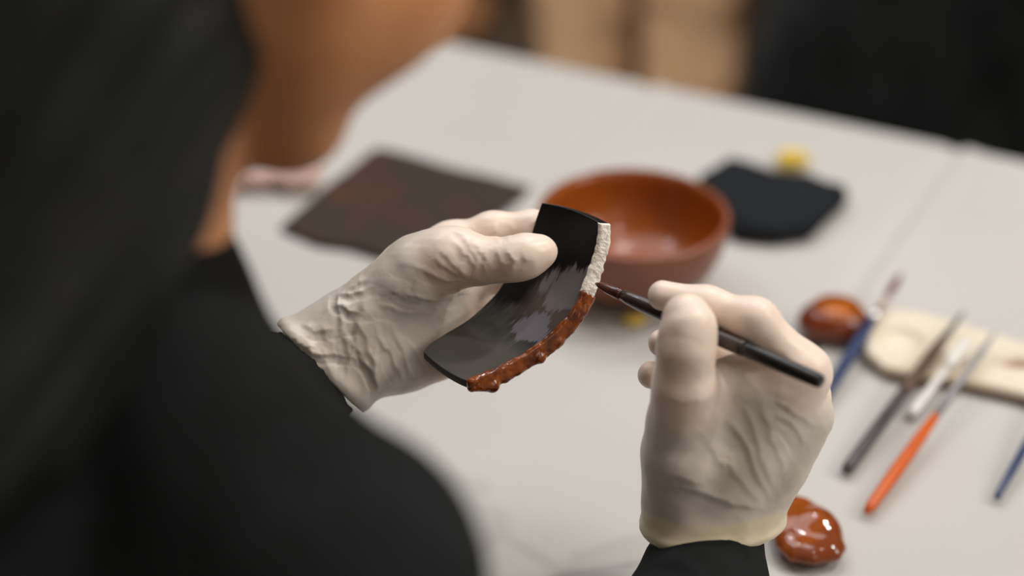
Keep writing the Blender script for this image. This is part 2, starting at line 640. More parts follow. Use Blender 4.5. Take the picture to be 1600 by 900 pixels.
def shard():
    root = empty('bowl_fragment', SF[NU // 2, NV // 2], 'curved black lacquered bowl fragment with a raw pale broken edge, held in the left glove', 'bowl fragment')
    # shell: inner face, outer face, rims; the broken edge is a part of its own
    V = np.concatenate([SF.reshape(-1, 3), SB.reshape(-1, 3)])
    i = np.arange(NU * NV).reshape(NU, NV)
    j = i + NU * NV
    Q = [np.stack([i[:-1, :-1], i[:-1, 1:], i[1:, 1:], i[1:, :-1]], -1).reshape(-1, 4),
         np.stack([j[:-1, :-1], j[1:, :-1], j[1:, 1:], j[:-1, 1:]], -1).reshape(-1, 4),
         np.stack([i[:-1, 0], i[1:, 0], j[1:, 0], j[:-1, 0]], -1),
         np.stack([i[0, 1:], i[0, :-1], j[0, :-1], j[0, 1:]], -1),
         np.stack([i[-1, :-1], i[-1, 1:], j[-1, 1:], j[-1, :-1]], -1),
         np.stack([i[1:, -1], i[:-1, -1], j[:-1, -1], j[1:, -1]], -1)]
    Q = np.concatenate(Q)[:, ::-1]
    uu, vv = np.meshgrid(np.linspace(0, 1, NU), np.linspace(0, 1, NV), indexing='ij')
    uv = np.stack([uu.ravel(), vv.ravel()], 1)
    uv = np.concatenate([uv, uv])
    m = bpy.data.materials.new('black_lacquer')
    m.use_nodes = True
    nt = m.node_tree
    b = nt.nodes['Principled BSDF']
    tcn = nt.nodes.new('ShaderNodeUVMap')
    tcn.uv_map = 'surface'
    mp = nt.nodes.new('ShaderNodeMapping')
    mp.inputs['Scale'].default_value = (7, 55, 1)
    nt.links.new(tcn.outputs['UV'], mp.inputs['Vector'])
    ns = nt.nodes.new('ShaderNodeTexNoise')
    ns.inputs['Scale'].default_value = 1.0
    ns.inputs['Detail'].default_value = 5
    nt.links.new(mp.outputs['Vector'], ns.inputs['Vector'])
    sx = nt.nodes.new('ShaderNodeSeparateXYZ')
    nt.links.new(tcn.outputs['UV'], sx.inputs[0])

    def math_node(op, a, bb):
        n = nt.nodes.new('ShaderNodeMath')
        n.operation = op
        for k, val in enumerate((a, bb)):
            if val is None:
                continue
            if isinstance(val, (int, float)):
                n.inputs[k].default_value = val
            else:
                nt.links.new(val, n.inputs[k])
        return n.outputs[0]

    n2 = nt.nodes.new('ShaderNodeTexNoise')
    n2.inputs['Scale'].default_value = 5.0
    n2.inputs['Detail'].default_value = 2
    nt.links.new(tcn.outputs['UV'], n2.inputs['Vector'])
    U, Vv = sx.outputs[0], sx.outputs[1]
    Nz = math_node('ADD', math_node('SUBTRACT', ns.outputs['Fac'], 0.5), math_node('MULTIPLY', math_node('SUBTRACT', n2.outputs['Fac'], 0.5), 1.8))

    def patch(cu, cv, ru, rv, jag, soft):
        a = math_node('POWER', math_node('ABSOLUTE', math_node('DIVIDE', math_node('SUBTRACT', U, cu), ru), None), 2.0)
        c = math_node('POWER', math_node('ABSOLUTE', math_node('DIVIDE', math_node('SUBTRACT', Vv, cv), rv), None), 2.0)
        r = math_node('ADD', math_node('SQRT', math_node('ADD', a, c), None), math_node('MULTIPLY', Nz, jag))
        mr = nt.nodes.new('ShaderNodeMapRange')
        mr.inputs['From Min'].default_value = 1.0 + soft
        mr.inputs['From Max'].default_value = 1.0 - soft
        nt.links.new(r, mr.inputs['Value'])
        return mr.outputs['Result']

    def blend(fac, ca, cb):
        mx = nt.nodes.new('ShaderNodeMix')
        mx.data_type = 'RGBA'
        nt.links.new(fac, mx.inputs['Factor'])
        if isinstance(ca, tuple):
            mx.inputs['A'].default_value = (*ca, 1)
        else:
            nt.links.new(ca, mx.inputs['A'])
        mx.inputs['B'].default_value = (*cb, 1)
        return mx.outputs['Result']

    p1 = patch(0.335, 0.86, 0.105, 0.42, 1.1, 0.07)        # this and the next: grey rubbed-down patches left by sanding
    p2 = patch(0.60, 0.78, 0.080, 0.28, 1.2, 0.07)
    p3 = patch(0.88, 0.55, 0.26, 0.85, 0.7, 0.45)  # ceiling reflection on the upturned lower end, painted as paler grey
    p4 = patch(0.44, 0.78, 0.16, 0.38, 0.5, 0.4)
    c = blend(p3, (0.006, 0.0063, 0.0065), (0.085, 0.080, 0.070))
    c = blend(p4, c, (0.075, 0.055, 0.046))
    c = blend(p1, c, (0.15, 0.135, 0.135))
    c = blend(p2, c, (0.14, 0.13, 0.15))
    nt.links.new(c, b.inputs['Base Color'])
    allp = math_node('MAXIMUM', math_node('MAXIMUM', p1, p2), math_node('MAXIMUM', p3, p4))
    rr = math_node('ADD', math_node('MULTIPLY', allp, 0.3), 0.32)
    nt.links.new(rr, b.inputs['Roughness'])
    b.inputs['Specular IOR Level'].default_value = 0.22
    bp = nt.nodes.new('ShaderNodeBump')
    bp.inputs['Strength'].default_value = 0.08
    bp.inputs['Distance'].default_value = 0.001
    nt.links.new(ns.outputs['Fac'], bp.inputs['Height'])
    nt.links.new(bp.outputs['Normal'], b.inputs['Normal'])
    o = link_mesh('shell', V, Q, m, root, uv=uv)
    bv = o.modifiers.new('bevel', 'BEVEL')
    bv.width = 0.0008
    bv.segments = 3
    bv.limit_method = 'ANGLE'
    # raw clay of the broken edge: rough strip over the upper third
    clay = mat('raw_clay', (0.95, 0.91, 0.81), 0.95, color2=(0.84, 0.77, 0.64), nscale=420, ramp=(0.5, 0.78), bump=0.35, bscale=900, spec=0.1)
    ef, eb = SF[:, -1], SB[:, -1]
    lo = np.minimum(ef, eb).min(0) - 0.012
    hi = np.maximum(ef, eb).max(0) + 0.012
    na, nb = 220, 22
    uu = np.linspace(0.0, 0.335, na)
    f = np.stack([np.interp(uu, np.linspace(0, 1, NU), ef[:, k]) for k in range(3)], 1)
    g = np.stack([np.interp(uu, np.linspace(0, 1, NU), eb[:, k]) for k in range(3)], 1)
    outw = np.stack([np.interp(uu, np.linspace(0, 1, NU), (SF[:, -1] - SF[:, -2])[:, k]) for k in range(3)], 1)
    outw /= np.linalg.norm(outw, axis=1, keepdims=True)
    ww = np.linspace(-0.06, 1.06, nb)
    pts = f[:, None, :] * (1 - ww)[None, :, None] + g[:, None, :] * ww[None, :, None]
    dome = (1 - np.abs(2 * ww - 1) ** 4)
    flat = pts.reshape(-1, 3)
    rough = 0.00022 * wave_noise(flat, 330, 4, 3) + 0.00028 * wave_noise(flat, 90, 9, 2)
    lift = (0.0007 + 0.0006 * dome)[None, :] + np.clip(rough.reshape(na, nb), -0.0011, 0.002) * (0.35 + 0.65 * np.clip(dome, 0, 1))[None, :]
    lift[:, 0] = lift[:, -1] = -0.0008
    lift[0] = lift[-1] = -0.0008
    pts = pts + outw[:, None, :] * lift[..., None]
    jit = 0.00035 * wave_noise(flat, 160, 21, 2).reshape(na, nb)
    pts = pts + (g - f)[:, None, :] / np.linalg.norm(g - f, axis=1)[:, None, None] * jit[..., None]
    k = np.arange(na * nb).reshape(na, nb)
    Qc = np.stack([k[:-1, :-1], k[1:, :-1], k[1:, 1:], k[:-1, 1:]], -1).reshape(-1, 4)
    c = link_mesh('broken_edge', pts.reshape(-1, 3), Qc, clay, root)
    c['label'] = 'raw pale clay broken edge'
    # wet lacquer laid along the lower two thirds, with lumps and drips
    lac = mat('wet_red_brown_lacquer', (0.30, 0.068, 0.006), 0.12, color2=(0.12, 0.024, 0.004), nscale=130, ramp=(0.38, 0.62), coat=0.5, bump=0.10, bscale=330, spec=0.5)
    v = Vol(lo, hi, 0.00055)
    r2 = np.random.default_rng(11)
    uu = np.linspace(0.325, 0.997, 150)
    kk = np.linspace(0, 1, NU)
    for n, q in enumerate(uu):
        a = np.array([np.interp(q, kk, ef[:, c2]) for c2 in range(3)])
        e = np.array([np.interp(q, kk, eb[:, c2]) for c2 in range(3)])
        thin = 0.66 if q < 0.41 else 1.0
        if 0.405 < q < 0.425:
            thin = 0.5
        for s in (0.05, 0.28, 0.5, 0.72, 0.95):
            rr_ = (0.0013 + 0.0004 * r2.random()) * thin
            c3 = a + (e - a) * (s + 0.1 * (r2.random() - 0.5))
            v.cone(c3, c3 + 0.0003, rr_, rr_, 0.0010, 0.006)
    for x, y, rr_ in ((768, 602, 0.0030), (771, 606, 0.0020), (744, 600, 0.0022), (754, 603, 0.0024), (843, 559, 0.0016), (846, 562, 0.0011),
                      (812, 579, 0.0011), (790, 592, 0.0014), (875, 534, 0.0012)):
        dd = shard_depth(0.8, 1.0) + 0.001
        c3 = P(x, y, dd)
        kq = int(np.argmin(((c3 - (ef + eb) / 2) ** 2).sum(1)))
        c3 = P(x, y, float(((ef + eb)[kq] / 2 - CAM) @ FWD))
        v.cone(c3, c3 + 0.0003, rr_, rr_, 0.0035, 0.008)
    Vv_, Qv = v.mesh(relax=1)
    N = vert_normals(Vv_, Qv)
    Vv_ = Vv_ + N * (0.00026 * wave_noise(Vv_, 120, 3, 3))[:, None]
    lo_ = link_mesh('lacquer_coat', Vv_, Qv, lac, root)
    lo_['label'] = 'glossy wet red-brown lacquer along the broken edge'


shard()

# ------------------------------------------------------------------ the brush in the right hand
BT, BE = P(931, 443, 0.950), P(1284, 597, 0.862)
M['brush_wood'] = mat('dark_brush_wood', (0.040, 0.021, 0.016), 0.35, color2=(0.026, 0.013, 0.011), nscale=30, stretch=(3, 3, 1), coat=0.3)
M['black_paint'] = mat('black_paint', (0.008, 0.009, 0.009), 0.35)
M['wet_hair'] = mat('lacquer_soaked_bristles', (0.13, 0.022, 0.008), 0.3, color2=(0.05, 0.012, 0.008), nscale=60, coat=0.3)
br = empty('lacquer_brush', BT, 'slim dark brown brush with black end, held in the right glove', 'brush')
lathe('handle', [(0.12, 0.0029), (0.16, 0.0038), (0.22, 0.0044), (0.4, 0.0047), (0.66, 0.0046), (0.68, 0.0044)], BT, BE, M['brush_wood'], br)
lathe('handle_end', [(0.68, 0.0044), (0.70, 0.0042), (0.97, 0.0039), (0.992, 0.0037), (1.0, 0.0029)], BT, BE, M['black_paint'], br)['label'] = 'black painted handle end'
lathe('bristles', [(0.0, 0.0007), (0.02, 0.0019), (0.06, 0.0028), (0.10, 0.0033), (0.125, 0.0031)], BT, BE, M['wet_hair'], br)['label'] = 'lacquer-soaked brown bristles'

# ------------------------------------------------------------------ the worker
person = empty('person', (-0.25, 0.42, 0.0), 'person in black sweater and pale gloves bent over the table, with long dark hair', 'person')
PA = math.radians(35)
pf = np.array([math.sin(PA), math.cos(PA), 0])
pr_ = np.array([math.cos(PA), -math.sin(PA), 0])
SHR = P(498, 910, 0.62)
SHL = SHR - 0.31 * pr_
MID = (SHR + SHL) / 2
EBR = np.array([0.0, 0.465, 0.802])
EBL = np.array([-0.28, 0.66, 0.785])
WRR = P(1114, 828, 0.951)
WRL = P(478, 592, 0.972)
SLEEVE_R = P(1110, 792, 0.942)
CUFF_AXIS_R = P(1122, 740, 0.93) - P(1112, 828, 0.942)
SLEEVE_L = P(490, 584, 0.972)
HIP = MID - 0.20 * pf + np.array([0, 0, -0.565])
NECK = P(158, 430, 0.715)

HY, HP = math.radians(46), math.radians(45)
hf = np.array([math.sin(HY) * math.cos(HP), math.cos(HY) * math.cos(HP), -math.sin(HP)])
hr = np.array([math.cos(HY), -math.sin(HY), 0.0])
hu = np.cross(hr, hf)
HR = np.stack([hr, hf, hu], 1)
HO = P(400, 246, 0.72) - HR @ np.array([0.0, 0.080, -0.118])


def H(x, y, z):
    return HO + HR @ np.array([x, y, z], float)


def head_sdf(v, HPt, R, sc=1.0):
    v.ell(HPt(0, -0.015, 0.035), np.array([0.074, 0.093, 0.088]) * sc, R)
    v.ell(HPt(0, 0.028, -0.03), np.array([0.061, 0.062, 0.085]) * sc, R, 0.03)
    for s in (-1, 1):
        v.cone(HPt(s * 0.055, 0.0, -0.045), HPt(s * 0.026, 0.066, -0.098), 0.018 * sc, 0.017 * sc, 0.03)
        v.ell(HPt(s * 0.041, 0.054, -0.032), np.array([0.029, 0.034, 0.040]) * sc, R, 0.025)
        v.cone(HPt(s * 0.075, -0.014, -0.028), HPt(s * 0.082, -0.02, 0.02), 0.007 * sc, 0.013 * sc, 0.006)
    v.cone(HPt(-0.012, 0.072, -0.100), HPt(0.012, 0.072, -0.100), 0.019 * sc, 0.019 * sc, 0.02)
    v.cone(HPt(-0.03, 0.078, 0.034), HPt(0.03, 0.078, 0.034), 0.012 * sc, 0.012 * sc, 0.02)
    for s in (-1, 1):
        v.ell(HPt(s * 0.032, 0.098, 0.012), np.array([0.018, 0.016, 0.012]) * sc, R, 0.008, cut=True)
    v.cone(HPt(0, 0.086, 0.016), HPt(0, 0.104, -0.022), 0.007 * sc, 0.010 * sc, 0.012)
    for s in (-1, 1):
        v.cone(HPt(s * 0.012, 0.092, -0.026), HPt(s * 0.011, 0.094, -0.024), 0.007 * sc, 0.007 * sc, 0.006)
    for z, r in ((-0.050, 0.0065), (-0.061, 0.0075)):
        v.cone(HPt(-0.018, 0.083, z), HPt(0, 0.089, z), r * 0.7 * sc, r * sc, 0.006)
        v.cone(HPt(0.018, 0.083, z), HPt(0, 0.089, z), r * 0.7 * sc, r * sc, 0.006)


def worker_body():
    v = Vol((-0.62, 0.18, 0.02), (0.26, 0.98, 1.42), 0.0055)
    head_sdf(v, H, HR)
    v.cone(H(0, -0.035, -0.045), NECK, 0.047, 0.049, 0.012)
    # trunk, arms, thighs and calves (inside the clothes)
    v.cone(SHR, SHL, 0.044, 0.044, 0.02)
    v.cone(NECK, MID - 0.05 * pf - [0, 0, 0.10], 0.050, 0.07, 0.02)
    v.cone(MID - 0.06 * pf - [0, 0, 0.1] + 0.04 * pr_, HIP + 0.05 * pr_, 0.075, 0.10, 0.02)
    v.cone(MID - 0.06 * pf - [0, 0, 0.1] - 0.04 * pr_, HIP - 0.05 * pr_, 0.075, 0.10, 0.02)
    for sh, eb, wr in ((SHR, EBR, WRR), (SHL, EBL, WRL)):
        v.cone(sh, eb, 0.046, 0.034, 0.02)
        md = P(1100, 912, 0.942) if wr is WRR else (eb + wr) / 2
        v.cone(eb, md, 0.034, 0.029, 0.01)
        v.cone(md, wr, 0.028, 0.020, 0.01)
    for s in (-1, 1):
        kn = HIP + s * 0.10 * pr_ + 0.38 * pf
        v.cone(HIP + s * 0.08 * pr_, kn, 0.085, 0.06, 0.03)
        v.cone(kn, np.array([kn[0], kn[1], 0.1]) - 0.02 * pf, 0.058, 0.038, 0.02)
        v.cone(np.array([kn[0], kn[1], 0.07]) - 0.03 * pf, np.array([kn[0], kn[1], 0.05]) + 0.12 * pf, 0.038, 0.03, 0.02)
    V, Q = v.mesh(relax=2)
    L = (V - HO) @ HR
    lips = np.exp(-(((L[:, 0] / 0.022) ** 4) + ((L[:, 2] + 0.055) / 0.010) ** 4)) * (L[:, 1] > 0.06)
    return link_mesh('body', V, Q, M['skin'], person, color=np.stack([lips, lips * 0, lips * 0], 1))


worker_body()
for s in (-1, 1):
    vv = []
    e = Vol(H(s * 0.032, 0.078, 0.012) - 0.016, H(s * 0.032, 0.078, 0.012) + 0.016, 0.001)
    e.ell(H(s * 0.032, 0.078, 0.012), (0.012, 0.012, 0.012))
    V, Q = e.mesh()
    L = (V - HO) @ HR
    iris = (np.hypot(L[:, 0] - s * 0.032, L[:, 2] - 0.010) < 0.0055) * (L[:, 1] > 0.08) * 1.0
    link_mesh('eye', V, Q, M['eye'], person, color=np.stack([iris, iris * 0, iris * 0], 1))


def worker_hair():
    v = Vol((-0.62, 0.22, 0.78), (0.20, 0.95, 1.46), 0.005)
    v.ell(H(0, -0.022, 0.045), (0.090, 0.106, 0.098), HR, m=0.04)
    # the face stays clear
    v.ell(H(0, 0.135, -0.035), (0.085, 0.115, 0.105), HR, 0.012, cut=True, m=0.05)
    # long straight locks falling past the cheek and down the back
    locks = [((280, -160, 0.640), (258, 0, 0.640), (228, 150, 0.640), (184, 315, 0.645), (120, 500, 0.640), (40, 700, 0.600)),
             ((170, -170, 0.610), (160, 30, 0.615), (130, 200, 0.620), (90, 360, 0.620), (20, 560, 0.610), (-40, 760, 0.580)),
             ((40, -170, 0.610), (40, 30, 0.610), (20, 220, 0.610), (-10, 420, 0.610), (-60, 620, 0.600), (-110, 800, 0.580)),
             ((-90, -170, 0.650), (-90, 60, 0.640), (-110, 240, 0.630), (-130, 440, 0.620), (-170, 640, 0.610), (-200, 820, 0.600)),
             ((-220, -150, 0.720), (-230, 60, 0.710), (-240, 240, 0.690), (-250, 440, 0.680), (-270, 640, 0.660), (-280, 820, 0.650)),
             ((-155, -170, 0.690), (-160, 60, 0.680), (-175, 240, 0.665), (-190, 440, 0.650), (-220, 640, 0.635), (-240, 820, 0.625)),
             ((-20, -170, 0.630), (-25, 60, 0.625), (-45, 240, 0.625), (-70, 440, 0.615), (-115, 640, 0.605), (-150, 820, 0.590))]
    rad = (0.028, 0.030, 0.031, 0.030, 0.026, 0.014)
    for lk in locks:
        v.chain([(P(*q), r) for q, r in zip(lk, rad)], 0.025)
    V, Q = v.mesh(relax=2)
    N = vert_normals(V, Q)
    px, py, dz = project(V)
    ang = (V - HO) @ hr * 150 + (V - HO) @ hf * 120
    V = V + N * (0.0022 * np.sin(ang) + 0.0014 * np.sin(2.3 * ang + 1))[:, None]
    h = link_mesh('hair', V, Q, M['hair'], person)
    h['label'] = 'long straight black hair hanging past the cheek'


worker_hair()


def worker_sweater():
    v = Vol((-0.66, 0.12, 0.40), (0.30, 1.02, 1.16), 0.005)
    # shoulder slope from the collar to the right shoulder and down the arm
    v.chain([(P(135, 352, 0.735), 0.049), (P(188, 482, 0.72), 0.050), (P(350, 762, 0.66), 0.054), (SHR, 0.053)], 0.012)
    v.chain([(P(188, 478, 0.72), 0.050), (SHL + [0.03, 0, 0], 0.058), (SHL, 0.058)], 0.02)
    v.cone(MID - 0.06 * pf + [0, 0, -0.05], MID - 0.08 * pf - [0, 0, 0.16], 0.100, 0.125, 0.03)
    for s in (-1, 1):
        v.cone(SHR if s > 0 else SHL, MID - 0.09 * pf - [0, 0, 0.2] + s * 0.05 * pr_, 0.054, 0.11, 0.03)
        v.cone(P(112, 452, 0.705), MID - 0.05 * pf - [0, 0, 0.10] + s * 0.03 * pr_, 0.058, 0.115, 0.02)
        v.cone(MID - 0.07 * pf - [0, 0, 0.12] + s * 0.045 * pr_, HIP + s * 0.055 * pr_ + [0, 0, 0.0], 0.108, 0.13, 0.04)
    v.chain([(SHR, 0.053), (EBR, 0.045)], 0.012)
    v.chain([(SHL, 0.058), (EBL, 0.046)], 0.02)
    for eb, wr, r, end in ((EBR, WRR, 0.0285, SLEEVE_R), (EBL, WRL, 0.034, SLEEVE_L)):
        arm = v.like()
        arm.f[:] = 0.2
        mid = P(1100, 912, 0.942) if wr is WRR else wr + (eb - wr) * 0.2
        arm.chain([(eb, 0.046), (mid, max(r, 0.0335) + 0.004), (wr, r)], 0.0)
        arm.plane_keep(end, -CUFF_AXIS_R if wr is WRR else eb - wr)
        v.f = smin(v.f, arm.f, 0.010)
    V, Q = v.mesh(relax=2)
    N = vert_normals(V, Q)
    V = V + N * (0.0016 * wave_noise(V, 12, 31, 2))[:, None]
    link_mesh('sweater', V, Q, M['sweater'], person)
    t = Vol((-0.62, 0.15, 0.04), (0.30, 0.95, 0.66), 0.008)
    for s in (-1, 1):
        kn = HIP + s * 0.10 * pr_ + 0.38 * pf
        t.cone(HIP + s * 0.07 * pr_, kn, 0.12, 0.075, 0.03)
        t.cone(kn, np.array([kn[0], kn[1], 0.09]) - 0.02 * pf, 0.074, 0.062, 0.02)
    V, Q = t.mesh(relax=2)
    link_mesh('trousers', V, Q, M['sweater'], person)
    for s in (-1, 1):
        kn = HIP + s * 0.10 * pr_ + 0.38 * pf
        f = Vol(np.array([kn[0] - 0.2, kn[1] - 0.2, 0.0]), np.array([kn[0] + 0.25, kn[1] + 0.25, 0.16]), 0.006)
        f.cone(np.array([kn[0], kn[1], 0.052]) - 0.04 * pf, np.array([kn[0], kn[1], 0.045]) + 0.14 * pf, 0.048, 0.042)
        f.plane_keep((0, 0, 0.004), (0, 0, 1))
        V, Q = f.mesh()
        link_mesh('shoe', V, Q, M['black_paint'], person)
    st = empty('stool', (HIP[0], HIP[1], 0), 'plain wooden stool the person in the black sweater sits on', 'stool')
    zs = float(HIP[2] - 0.142)
    o = lathe('seat', [(0, 0.17), (0.15, 0.18), (0.85, 0.18), (1, 0.17)], (HIP[0], HIP[1], zs - 0.035), (HIP[0], HIP[1], zs), M['wood'], st, 32)
    for k in range(4):
        g = PA + math.pi / 4 + k * math.pi / 2
        c = np.array([math.sin(g), math.cos(g), 0])
        lathe('leg', [(0, 0.016), (1, 0.018)], np.array([HIP[0], HIP[1], 0]) + 0.19 * c, np.array([HIP[0], HIP[1], zs - 0.033]) + 0.12 * c, M['wood'], st, 12)


worker_sweater()


# ------------------------------------------------------------------ gloved hands
def hand_mesh(name, palm, fingers, lines, cuff_p, cuff_n, kf, h=0.0010, web=(), band=0.010, roll=0.001):
    allp = [p for c in palm for p, r in c] + [p for c in fingers for p, r in c]
    A = np.array(allp)
    v = Vol(A.min(0) - 0.032, A.max(0) + 0.032, h)
    for c in palm:
        v.chain(c, 0.017, 0.012)
    base = v.like()
    tot = v.like()
    for c in fingers:
        t = base.like()
        t.chain(c, kf, 0.012)
        tot.f = smin(tot.f, t.f, 0.0012)
    for c, k in web:
        tot.chain(c, k, 0.012)
    nn = norm(np.asarray(cuff_n, float))
    hg = (tot.ax[0] - cuff_p[0])[:, None, None] * nn[0] + (tot.ax[1] - cuff_p[1])[None, :, None] * nn[1] + (tot.ax[2] - cuff_p[2])[None, None, :] * nn[2]
    tot.f -= (roll * np.exp(-((hg - 0.004) / 0.004) ** 2)).astype(np.float32)
    tot.plane_keep(cuff_p, cuff_n)
    V, Q = tot.mesh(relax=2)
    # soft slack of loose latex over the palm and wrist, tight over the fingers
    dist = np.full(len(V), 1.0)
    for c in fingers:
        for (p, r), (q, s) in zip(c[1:-1], c[2:]):
            ab = q - p
            tt = np.clip((V - p) @ ab / (ab @ ab), 0, 1)
            dist = np.minimum(dist, np.linalg.norm(V - p - tt[:, None] * ab, axis=1) - (r + tt * (s - r)))
    tight = np.clip(1 - (dist - 0.001) / 0.014, 0, 1)
    tight = tight * tight * (3 - 2 * tight)
    N = vert_normals(V, Q)
    n = norm(np.asarray(cuff_n, float))
    hgt = (V - cuff_p) @ n
    slack = (1 - tight) * np.clip(hgt / 0.01, 0, 1)
    V = V + N * (slack * (0.0007 * wave_noise(V, 26, 8, 2)) + 0.00012 * wave_noise(V, 80, 19, 2))[:, None]
    V = creases(V, Q, lines)
    edge = np.clip((band - hgt) / 0.004, 0, 1) * 0.8
    o = link_mesh(name, V, Q, M['glove'], person, color=np.stack([tight, edge, 0 * edge], 1))
    return o, V, Q


def pts(*rows):
    """chain of joints: (x, y, depth, radius in pixels)"""
    return [(P(x, y, d), r * d / FPX) for x, y, d, r in rows]


# left hand: palm toward the worker, thumb clamped over the fragment's face
ax_l = norm(P(690, 440, 0.978) - P(500, 576, 0.972))
L_PALM = [
    pts((480, 554, 0.968, 60), (536, 520, 0.966, 44), (592, 474, 0.962, 41), (645, 428, 0.960, 42), (684, 404, 0.956, 43)),
    pts((518, 596, 0.975, 62), (560, 566, 0.977, 50), (610, 554, 0.984, 46), (655, 552, 0.990, 40)),
    pts((498, 576, 0.972, 70), (558, 534, 0.975, 54), (618, 500, 0.984, 48), (675, 470, 0.992, 42), (715, 455, 0.997, 34)),
    pts((650, 430, 0.980, 42), (695, 405, 0.988, 36)),
    pts((640, 555, 0.992, 36), (690, 510, 0.997, 34), (710, 440, 0.996, 32)),
]
L_FING = [
    pts((655, 418, 0.958, 46), (712, 402, 0.951, 41), (752, 408, 0.946, 31), (800, 406, 0.940, 28.5), (826, 399, 0.939, 27.5), (848, 392, 0.940, 22)),     # thumb
    pts((660, 410, 0.985, 36), (705, 382, 0.990, 31), (770, 361, 0.986, 26), (830, 358, 0.984, 25), (868, 366, 0.984, 22)),     # index
    pts((675, 450, 0.992, 34), (730, 440, 0.996, 27), (790, 425, 0.998, 25), (845, 425, 0.998, 23), (870, 430, 0.998, 21)),     # middle
    pts((670, 500, 0.994, 32), (725, 495, 0.998, 25), (785, 485, 0.998, 23), (830, 478, 0.996, 21)),     # ring
    pts((640, 562, 0.988, 34), (690, 560, 0.984, 25), (735, 548, 0.982, 21), (768, 535, 0.980, 19)),     # little finger
]
mm = 0.001
L_LINES = [
    ([(734, 437), (716, 427), (697, 408), (684, 386)], 1.0 * mm, 1.5 * mm),
    ([(733, 438), (712, 433), (690, 420), (671, 402)], 1.1 * mm, 1.5 * mm),
    ([(731, 441), (705, 444), (681, 438), (655, 424)], 1.2 * mm, 1.6 * mm),
    ([(636, 462), (658, 468), (688, 473), (711, 466), (726, 451)], 2.0 * mm, 1.7 * mm),
    ([(741, 372), (752, 392), (756, 415), (754, 437)], 0.9 * mm, 1.3 * mm),
    ([(726, 368), (738, 390), (743, 415), (741, 437)], 0.8 * mm, 1.3 * mm),
    ([(714, 372), (727, 395), (733, 420)], 0.8 * mm, 1.3 * mm),
    ([(771, 386), (776, 402), (779, 420)], 0.7 * mm, 1.4 * mm),
    ([(788, 388), (796, 403), (803, 420)], 0.9 * mm, 1.3 * mm),
    ([(802, 400), (799, 414), (797, 430)], 0.7 * mm, 1.2 * mm),
    ([(815, 396), (821, 405), (827, 416)], 0.6 * mm, 1.2 * mm),
    ([(774, 340), (776, 358), (777, 377)], 0.8 * mm, 1.3 * mm),
    ([(714, 354), (724, 362), (734, 374)], 0.9 * mm, 1.3 * mm),
    ([(733, 348), (740, 360), (746, 372)], 0.7 * mm, 1.3 * mm),
    ([(795, 338), (795, 355), (793, 372)], 0.5 * mm, 1.2 * mm),
    ([(524, 455), (527, 471), (540, 478), (555, 486)], 1.8 * mm, 1.5 * mm),
    ([(524, 456), (545, 455), (566, 448)], 1.6 * mm, 1.5 * mm),
    ([(540, 450), (553, 440), (566, 432)], 1.4 * mm, 1.5 * mm),
    ([(527, 471), (530, 498), (532, 522)], 1.0 * mm, 1.5 * mm),
    ([(484, 531), (493, 547), (516, 552)], 1.5 * mm, 1.3 * mm),
    ([(451, 520), (468, 532), (486, 543)], 1.3 * mm, 1.4 * mm),
    ([(493, 547), (526, 556), (560, 564)], 1.1 * mm, 1.5 * mm),
    ([(566, 452), (564, 500), (562, 540), (569, 572)], 1.3 * mm, 2.2 * mm),
    ([(568, 566), (589, 587), (594, 616)], 2.0 * mm, 1.5 * mm),
    ([(591, 555), (590, 573), (589, 591)], 1.2 * mm, 1.4 * mm),
    ([(594, 527), (618, 558), (634, 600)], 1.6 * mm, 1.9 * mm),
    ([(620, 518), (639, 560), (644, 592)], 1.2 * mm, 1.8 * mm),
    ([(640, 530), (662, 560), (672, 592)], 0.9 * mm, 2.0 * mm),
    ([(560, 500), (580, 540), (584, 580)], 1.2 * mm, 2.0 * mm),
    ([(545, 520), (552, 560), (548, 600)], 1.0 * mm, 1.8 * mm),
    ([(500, 500), (512, 530), (515, 560), (530, 600)], 1.0 * mm, 1.8 * mm),
    ([(470, 500), (490, 512), (520, 510)], 1.0 * mm, 1.6 * mm),
    ([(675, 529), (715, 502), (755, 475)], 0.7 * mm, 1.6 * mm),
    ([(604, 455), (636, 470), (668, 480)], 0.9 * mm, 2.0 * mm),
    ([(596, 478), (632, 492), (675, 494)], 0.8 * mm, 2.2 * mm),
    ([(620, 400), (650, 412), (668, 430)], 0.5 * mm, 2.5 * mm),
]
cuff_l = P(501, 578, 0.972)
g_l, _, _ = hand_mesh('glove', L_PALM, L_FING, L_LINES, cuff_l, norm(P(640, 445, 0.978) - cuff_l), 0.010, band=0.0025)
g_l['label'] = 'wrinkled off-white latex glove holding the bowl fragment'

